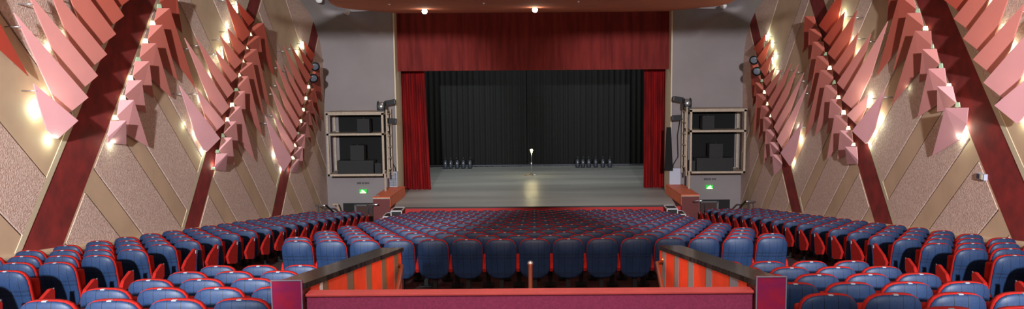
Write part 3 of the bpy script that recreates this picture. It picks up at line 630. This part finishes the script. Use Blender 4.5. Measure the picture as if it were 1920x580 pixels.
bm=new_bm(); pts=[onY(624,384,31.5),onY(632,384,31.5),onY(637.5,399,31.5)]; pts.append(Vector((pts[-1].x,31.5,0.0))); tube(bm,pts,.04,4); tag(obj('tan_rail',bm,M_tan),'tan wooden rail bending down by the left front wall','handrail')
# ---------------------------------------------------------------- vomitory
for sd in (-1,1):
    w=side_word(sd); n0=Vector((-1.99 if sd<0 else 1.895,6.54,0)); f0=Vector((-1.688 if sd<0 else 1.592,9.74,0)); out_=Vector((sd*.235,0,0)); zn,zfv=-1.80+ZO,-2.23+ZO
    t=thing('stair_side_wall','orange and grey striped low wall with black stone top, %s side of the stairwell'%w,'low wall',Vector((sd*2,8.8,zf_c(8.8)+ZO)),'striped stairwell walls')
    def lerp(a,b,k): return a+(b-a)*k
    zlo=-4.6+ZO
    def seg(k0,k1,m,name,d=.012):
        a=lerp(n0,f0,k0); b=lerp(n0,f0,k1); za,zb2=lerp(zn,zfv,k0)-.05,lerp(zn,zfv,k1)-.05; dx=Vector((-sd*d,0,0))
        bm=new_bm(); P=[(a+dx,b+dx,b,a)]; A=[Vector((q.x,q.y,zlo)) for q in P[0]]; B=[Vector((q.x,q.y,z)) for q,z in zip(P[0],(za,zb2,zb2,za))]
        hexa(bm,A+B); part(name,bm,m,t)
    bm=new_bm(); A=[n0,f0,f0+out_,n0+out_]; hexa(bm,[Vector((q.x,q.y,zlo)) for q in A]+[Vector((q.x,q.y,z)) for q,z in zip(A,(zn-.05,zfv-.05,zfv-.05,zn-.05))]); part('core',bm,M_darkred,t)
    # strip edges read along the wall
    xs_=[579,596,602,611,647.7,660,684.6,694,714,722,737.7,745,751.5] if sd<0 else [1403,1387,1387,1371,1337.5,1326,1303,1293,1274.5,1267,1250.5,1244,1238]
    ks=[]
    for x in xs_:
        r=ray(x,520); # intersect with vertical plane through n0,f0
        # plan: n0+k(f0-n0) = s*(r.x,r.y)
        d=f0-n0; det=d.x*(-r.y)-d.y*(-r.x); k=((-n0.x)*(-r.y)-(-n0.y)*(-r.x))/det; ks.append(max(0,min(1,k)))
    mats=[M_orange,M_step,M_grey,M_orange,M_grey,M_orange,M_grey,M_orange,M_grey,M_orange,M_grey,M_orange]
    if sd>0: mats=[M_orange,M_greyb,M_greyb]+[M_orange if q is M_orange else M_greyb for q in mats[3:]]
    for i,m in enumerate(mats):
        if ks[i+1]-ks[i]<.004: continue
        seg(ks[i],ks[i+1],m,'orange_panel' if m is M_orange else ('white_strip' if m is M_step else 'grey_strip'),.012 if m is M_orange else .016)
        if m is not M_orange: seg(ks[i+1]-.002,ks[i+1]+.003,M_gold,'gold_edge',.018)
    e=Vector((sd*.03,0,0)); A=[n0-e,f0-e,f0+out_+e,n0+out_+e]
    bm=new_bm(); hexa(bm,[Vector((q.x,q.y,z-.05)) for q,z in zip(A,(zn,zfv,zfv,zn))]+[Vector((q.x,q.y,z)) for q,z in zip(A,(zn,zfv,zfv,zn))]); part('stone_cap',bm,M_granite,t)
    bm=new_bm(); q=f0+out_*.5; a,b=sorted((f0.x,f0.x+out_.x)); box(bm,a,b,9.74,9.78,zlo,zfv-.05); part('end_panel',bm,M_darkred,t)
    # pylon
    t=thing('magenta_end_post','glossy magenta panelled end post of the %s stairwell wall'%w,'end post',Vector((sd*2.1,6.6,zf_c(6.6)+ZO)),'magenta end posts')
    a,b=(-2.238,-1.982) if sd<0 else (1.884,2.136)
    bm=new_bm(); box(bm,a,b,6.50,6.54,3.2,-1.768+ZO,.003); part('front_panel',bm,M_mag,t)
    bm=new_bm(); r=.004
    for x in (a,b): box(bm,x-r,x+r,6.495,6.50,3.2,-1.766+ZO)
    box(bm,a-r,b+r,6.493,6.505,-1.770+ZO,-1.763+ZO); part('metal_edge',bm,M_greyb,t)
# parapet
t=thing('padded_parapet','long magenta parapet with a padded coral-red top at the very front','parapet',Vector((0,6.7,3.3)))
bm=new_bm(); box(bm,-1.962,1.87,6.56,6.67,3.2,-1.915+ZO,.006); part('face',bm,M_maggrey,t)
bm=new_bm(); box(bm,-1.968,1.878,6.545,6.68,-1.925+ZO,-1.90+ZO,.008); part('padded_top',bm,M_ledge,t)
# handrails
t=thing('copper_handrail','upright copper handrail post in the middle of the stairwell','handrail',Vector((-.05,10.2,0)),'copper stairwell handrails')
bm=new_bm(); tube(bm,[(-.055,9.65,1.9),(-.055,9.65,-2.45+ZO),(-.055,9.6,-2.42+ZO)],.03,10); tube(bm,[(-.055,9.6,-2.44+ZO),(-.055,7.2,-3.7+ZO)],.024,8); part('rail',bm,M_copper,t,True)
bm=new_bm(); bmesh.ops.create_uvsphere(bm,u_segments=12,v_segments=8,radius=.036,matrix=Matrix.Translation((-.055,9.62,-2.42+ZO))); part('end_knob',bm,M_chrome,t,True)
for sd in (-1,1):
    p0=onY(754,500,9.5) if sd<0 else onY(1232,494,9.5); p1=onY(746,541,8.7) if sd<0 else onY(1242,541,8.7)
    t=thing('copper_handrail','copper rail sloping down along the %s stairwell wall'%side_word(sd),'handrail',p0,'copper stairwell handrails')
    e=p1+(p1-p0)*1.2
    bm=new_bm(); tube(bm,[p0+Vector((sd*.08,.05,.0)),p0,p1,e],.026,10); tube(bm,[p0+Vector((0,0,-.05)),p1+Vector((0,0,-.09)),e+Vector((0,0,-.09))],.016,8); part('rail',bm,M_copper,t,True)
    bm=new_bm(); bmesh.ops.create_uvsphere(bm,u_segments=12,v_segments=8,radius=.03,matrix=Matrix.Translation(p0+Vector((sd*.08,.05,.03)))); part('end_knob',bm,M_copper,t,True)
# ---------------------------------------------------------------- seats
OUT=[(0,.95),(.09,.948),(.155,.937),(.20,.912),(.229,.872),(.243,.82),(.247,.74),(.247,.47),(.238,.40),(.205,.335),(.12,.282),(0,.268)]
OUT=OUT+[(-x,z) for x,z in OUT[-2:0:-1]]
LEAN=.20   # shear of y with height so that the top leans to the back
def ly(z): return (.95-z)*LEAN
def bulge(name_bm,y0,y1,scale,b0,b1,mi=0,cz_=.6):
    bm=name_bm; n=len(OUT); rings=[]
    def ring(s,y,dy):
        return [bm.verts.new((x*s, ly(z)+y+dy, cz_+(z-cz_)*(s if s<.99 else s))) for x,z in OUT]
    A=[ring(scale*k,y0,-b0*f) for k,f in ((.45,1),(.85,.7),(.96,.35),(1,0))]
    B=[ring(scale*k,y1,b1*f) for k,f in ((1,0),(.94,.5),(.8,1))]
    R=A+B
    bm.faces.new(R[0][::-1]).material_index=mi; bm.faces.new(R[-1]).material_index=mi
    for P,Q in zip(R,R[1:]):
        for i in range(n): bm.faces.new([P[i],P[(i+1)%n],Q[(i+1)%n],Q[i]]).material_index=mi
def arm_shape(bm,x,big=False,mi=0):
    P=[(.12,.44),(.18,.53),(.40,.615),(.455,.61),(.475,.57),(.455,.40),(.40,.37),(.15,.38)] if not big else [(.16,.50),(.30,.60),(.66,.73),(.715,.715),(.72,.66),(.64,.30),(.56,.26),(.24,.34)]
    w=.05; n=len(P)
    s0=[bm.verts.new((x-w/2+.008,y,z)) for y,z in P]; a=[bm.verts.new((x-w/2,.4*(1-.93)+y*.93,.48*(1-.93)+z*.93)) for y,z in P]
    bm.verts.index_update()
    for v in a: bm.verts.remove(v)
    for v in s0: bm.verts.remove(v)
    prism(bm,[(x-w/2,y,z) for y,z in P],(w,0,0),mi)
def seat_mesh(bm,mi=0):
    vs=[]
    # tipped-up cushion: rounded block leaning with the back
    n0=len(bm.verts)
    box(bm,-.20,.20,.0,.11,.40,.79,.035,mi)
    bm.verts.ensure_lookup_table()
    for v in bm.verts[n0:]: v.co.y+=.24+(.80-v.co.z)*.06
def mk(fn,name,m,smooth=False):
    bm=new_bm(); fn(bm); bmesh.ops.recalc_face_normals(bm,faces=bm.faces); me=bpy.data.meshes.new(name); bm.to_mesh(me); bm.free()
    for k in (m if isinstance(m,(list,tuple)) else [m]): me.materials.append(k)
    if smooth:
        for p in me.polygons: p.use_smooth=True
    return me
def f_shell(bm): bulge(bm,.0,.012,1.0,.03,.0)
def f_cush(bm): bulge(bm,.013,.075,1.008,.0,.03)
def f_ped(bm):
    box(bm,-.035,.035,.22,.34,0,.42); box(bm,-.10,.10,.18,.40,0,.02); box(bm,-.2,.2,.2,.24,.36,.42)
def f_tag(bm): box(bm,-.02,.02,-.012,.02,.948,.956)
def f_arm(bm): arm_shape(bm,.275)
def f_armL(bm): arm_shape(bm,-.275)
def f_big(bm): arm_shape(bm,.285,True)
def f_bigL(bm): arm_shape(bm,-.285,True)
def f_bt(bm): box(bm,.31,.318,.66,.70,.64,.70)
def f_btL(bm): box(bm,-.318,-.31,.66,.70,.64,.70)
def f_dot(bm): tube(bm,[(.305,.44,.61),(.312,.44,.61)],.014,8)
def f_dotL(bm): tube(bm,[(-.305,.44,.61),(-.312,.44,.61)],.014,8)
def f_brk(bm): 
    for x in (-.275,.275): box(bm,x-.02,x+.02,.2,.34,0.,.34)
ME={'back_panel':mk(f_shell,'back_panel',M_blue,True),'back_cushion':mk(f_cush,'back_cushion',M_red,True),'pedestal':mk(f_ped,'pedestal',M_blackm),
 'seat_cushion':mk(lambda bm:seat_mesh(bm),'seat_cushion',M_red,True),'number_tag':mk(f_tag,'number_tag',M_tag),'armR':mk(f_arm,'armrest',M_red),'armL':mk(f_armL,'armrest',M_red),
 'bigR':mk(f_big,'end_panel',M_red),'bigL':mk(f_bigL,'end_panel',M_red),'btR':mk(f_bt,'row_tag',M_tag),'btL':mk(f_btL,'row_tag',M_tag),'dR':mk(f_dot,'row_tag',M_chrome),'dL':mk(f_dotL,'row_tag',M_chrome)}
MB=[M_blue,M_red,M_blackm,M_tag]
def add_all(bm,left,big):
    def sub(fn,mi):
        b2=new_bm(); fn(b2); me=bpy.data.meshes.new('x'); b2.to_mesh(me); b2.free()
        n=len(bm.faces); bm.from_mesh(me); bm.faces.ensure_lookup_table()
        for f in bm.faces[n:]: f.material_index=mi
        bpy.data.meshes.remove(me)
    sub(f_shell,0); sub(f_cush,1); sub(seat_mesh,1); sub(f_ped,2); sub(f_tag,3); sub(f_arm,1)
    if left: sub(f_armL,1)
    if big=='R': sub(f_big,1); sub(f_bt,3)
    if big=='L': sub(f_bigL,1); sub(f_btL,3)
JM={}
def joined(left,big):
    k=(left,big)
    if k not in JM:
        bm=new_bm(); add_all(bm,left,big); bmesh.ops.recalc_face_normals(bm,faces=bm.faces); me=bpy.data.meshes.new('theatre_seat'); bm.to_mesh(me); bm.free()
        for m in MB: me.materials.append(m)
        for p in me.polygons: p.use_smooth=p.material_index in (0,)
        JM[k]=me
    return JM[k]
seats=[]   # (x,y,ztop,leftarm,big,label,group)
for r in range(6):
    Y=10.02-.885*r
    for side in (-1,1):
        cols=[4.16,3.61,3.06,2.51]
        for c,xc in enumerate(cols):
            pos=['on the aisle','second from aisle','third from aisle','beside stairwell'][c]
            if r==5 and c==3: continue
            seats.append((side*xc,Y,ztop_b(Y),(c==0 and side<0) or (c==3 and side>0),None,
              'blue-backed red seat %s, %s rear block, %s row behind the cross aisle'%(pos,side_word(side),ORD[r+1]),'rear block seats, %s'%side_word(side)))
for r in range(17):
    Y=12.43+.93*r; n=15 if r%2==0 else 16
    for c in range(n):
        x=(c-(n-1)/2)*.55
        seats.append((x,Y,ztop_c(Y),c==0,None,'blue-backed red seat, %s from the left, centre block, %s row beyond the cross aisle'%(ORD[c+1],ORD[r+1]),'centre block seats'))
NS=20; dS=(28.23-9.41)/19
for r in range(-1,NS):
    Y=9.41+dS*r
    for side in (-1,1):
        for c in range(4):
            X_=6.5+.55*c
            big=None
            if c==0 and Y>12.8: big='R' if side<0 else 'L'
            elif c==0: big='r' if side<0 else 'l'
            pos=['on the aisle','second from the aisle','third from the aisle','against the wall'][c]
            rr=('row nearest the camera' if r==-1 else '%s row from the back'%ORD[r+2]) 
            seats.append((side*X_,Y,ztop_s(Y),(side<0 and c==3) or (side>0 and c==0 and big=='l'),big,'blue-backed red seat %s, %s side block, %s'%(pos,side_word(side),rr),'%s side block seats'%side_word(side)))
seats.sort(key=lambda s:s[1])
def vis(s):
    p=Vector((s[0],s[1],s[2])); return True
FAR=[]
for i,(x,y,zt,left,big,lab,grp) in enumerate(seats):
    loc=(x,y,zt-.95+ZO)
    if i>=300: FAR.append((loc,left,big)); continue
    if y<17.5:
        r=bpy.data.objects.new('theatre_seat',None); r.empty_display_size=.2; C.objects.link(r); r.location=loc; tag(r,lab,'theatre seat',grp)
        ks=['back_panel','back_cushion','seat_cushion','pedestal','number_tag']
        if big not in ('R','L') and not (big=='l'): ks.append('armR')
        if left or big=='l': ks.append('armL')
        if big in('R','r'): ks+= (['bigR','btR'] if big=='R' else ['dR'])
        if big in('L','l'): ks+= (['bigL','btL','armR'] if big=='L' else ['dL','armR'])
        for k in ks:
            nm={'armR':'armrest','armL':'armrest','bigR':'end_panel','bigL':'end_panel','btR':'row_tag','btL':'row_tag','dR':'row_tag','dL':'row_tag'}.get(k,k)
            o=bpy.data.objects.new(nm,ME[k]); C.objects.link(o); o.parent=r
    else:
        o=bpy.data.objects.new('theatre_seat',joined(left,big if big in('R','L') else None)); C.objects.link(o); o.location=loc; tag(o,lab,'theatre seat',grp)
bm=new_bm()
for (loc,left,big) in FAR:
    me=joined(left,big if big in('R','L') else None); n=len(bm.verts); bm.from_mesh(me); bm.verts.ensure_lookup_table()
    for v in bm.verts[n:]: v.co+=Vector(loc)
me=bpy.data.meshes.new('distant_theatre_seats'); bm.to_mesh(me); bm.free()
for m in MB: me.materials.append(m)
o=bpy.data.objects.new('distant_theatre_seats',me); C.objects.link(o); tag(o,'dense rows of small blue and red seats farthest away, just below the stage','theatre seats'); o['kind']='stuff'
# ---------------------------------------------------------------- lights
def area(loc,rot,sx,sy,e,col=(1,1,1),name='hall_light'):
    l=bpy.data.lights.new(name,'AREA'); l.shape='RECTANGLE'; l.size=sx; l.size_y=sy; l.energy=e; l.color=col
    o=bpy.data.objects.new(name,l); C.objects.link(o); o.location=loc; o.rotation_euler=rot; return o
def aim(o,tgt):
    d=Vector(tgt)-o.location; o.rotation_euler=d.to_track_quat('-Z','Y').to_euler()
def spot(loc,tgt,e,ang,col,blend=.5,soft=.15,name='hall_spot'):
    l=bpy.data.lights.new(name,'SPOT'); l.energy=e; l.spot_size=math.radians(ang); l.spot_blend=blend; l.color=col; l.shadow_soft_size=soft
    o=bpy.data.objects.new(name,l); C.objects.link(o); o.location=loc; aim(o,tgt); return o
spot((-3.0,-8,ZO+3.5),(-9.3,13,4.8),46000,42,(.93,.96,1.0),.3,.3)
spot((3.0,-8,ZO+3.5),(9.3,13,6.3),38000,42,(.95,.95,1.0),.3,.3)
spot((0,-6,ZO+4.2),(0,24,3.0),500,40,(1,.9,.82),.9,.4)
spot((0,1,ZO+3.6),(0,6.7,ZO-1.9),1700,50,(1,.97,.97),.5,.3,'parapet_fill')  # fill lamp added to brighten the parapet, no fixture there
area((0,3,ZO+4.2),(0,0,0),12,5,90,(.9,.95,1))
area((0,18,ZO+2.2),(0,0,0),11,10,95,(1,.9,.82))
for q in (-1,1):
    o=area((q*.5,9,ZO+3.2),(0,0,0),1.6,12,170,(1,.55,.32),'warm_wall_fill'); aim(o,(q*8.6,17,ZO-1.6))  # warm fill added for the side walls and their shadows, unseen
area((0,30,ZO+1.9),(math.radians(-8),0,0),7,2.5,70,(1,.93,.85),'apron_light')
area((0,38,ZO+2.7),(0,0,0),12,4,420,(.95,1,.98),'stage_light')
for x in (-2.4,3.6): spot((x,41.2,ZO+2.8),(x,42.0,ZO-1.5),45,60,(.85,.97,.92),.9,.1,'stage_spot')
l=bpy.data.lights.new('ghost_lamp','POINT'); l.energy=22; l.color=(1,.85,.5); l.shadow_soft_size=.06
o=bpy.data.objects.new('ghost_lamp',l); C.objects.link(o); o.location=g+Vector((0,-.12,1.24))
wd=bpy.data.worlds.new('world'); bpy.context.scene.world=wd; wd.use_nodes=True
bg=wd.node_tree.nodes['Background']; bg.inputs[0].default_value=(1,.86,.80,1); bg.inputs[1].default_value=.19
# ---------------------------------------------------------------- camera
cam=bpy.data.cameras.new('camera'); co=bpy.data.objects.new('camera',cam); C.objects.link(co)
fw=Vector((0,_c,-_s)); up=Vector((0,_s,_c)); rt=Vector((1,0,0))
r2=rt*_cr-up*_sr*-1*-1; u2=up*_cr+rt*_sr
r2=rt*_cr-up*_sr
Mx=Matrix((r2,u2,-fw)).transposed().to_4x4(); Mx.translation=EYE; co.matrix_world=Mx
cam.sensor_width=36; cam.lens=F/1920*36; cam.shift_x=-(PX-960)/1920; cam.clip_start=.05; cam.clip_end=200
bpy.context.scene.camera=co
vs=bpy.context.scene.view_settings; vs.view_transform='Standard'; vs.look='None'; vs.exposure=0; vs.gamma=1
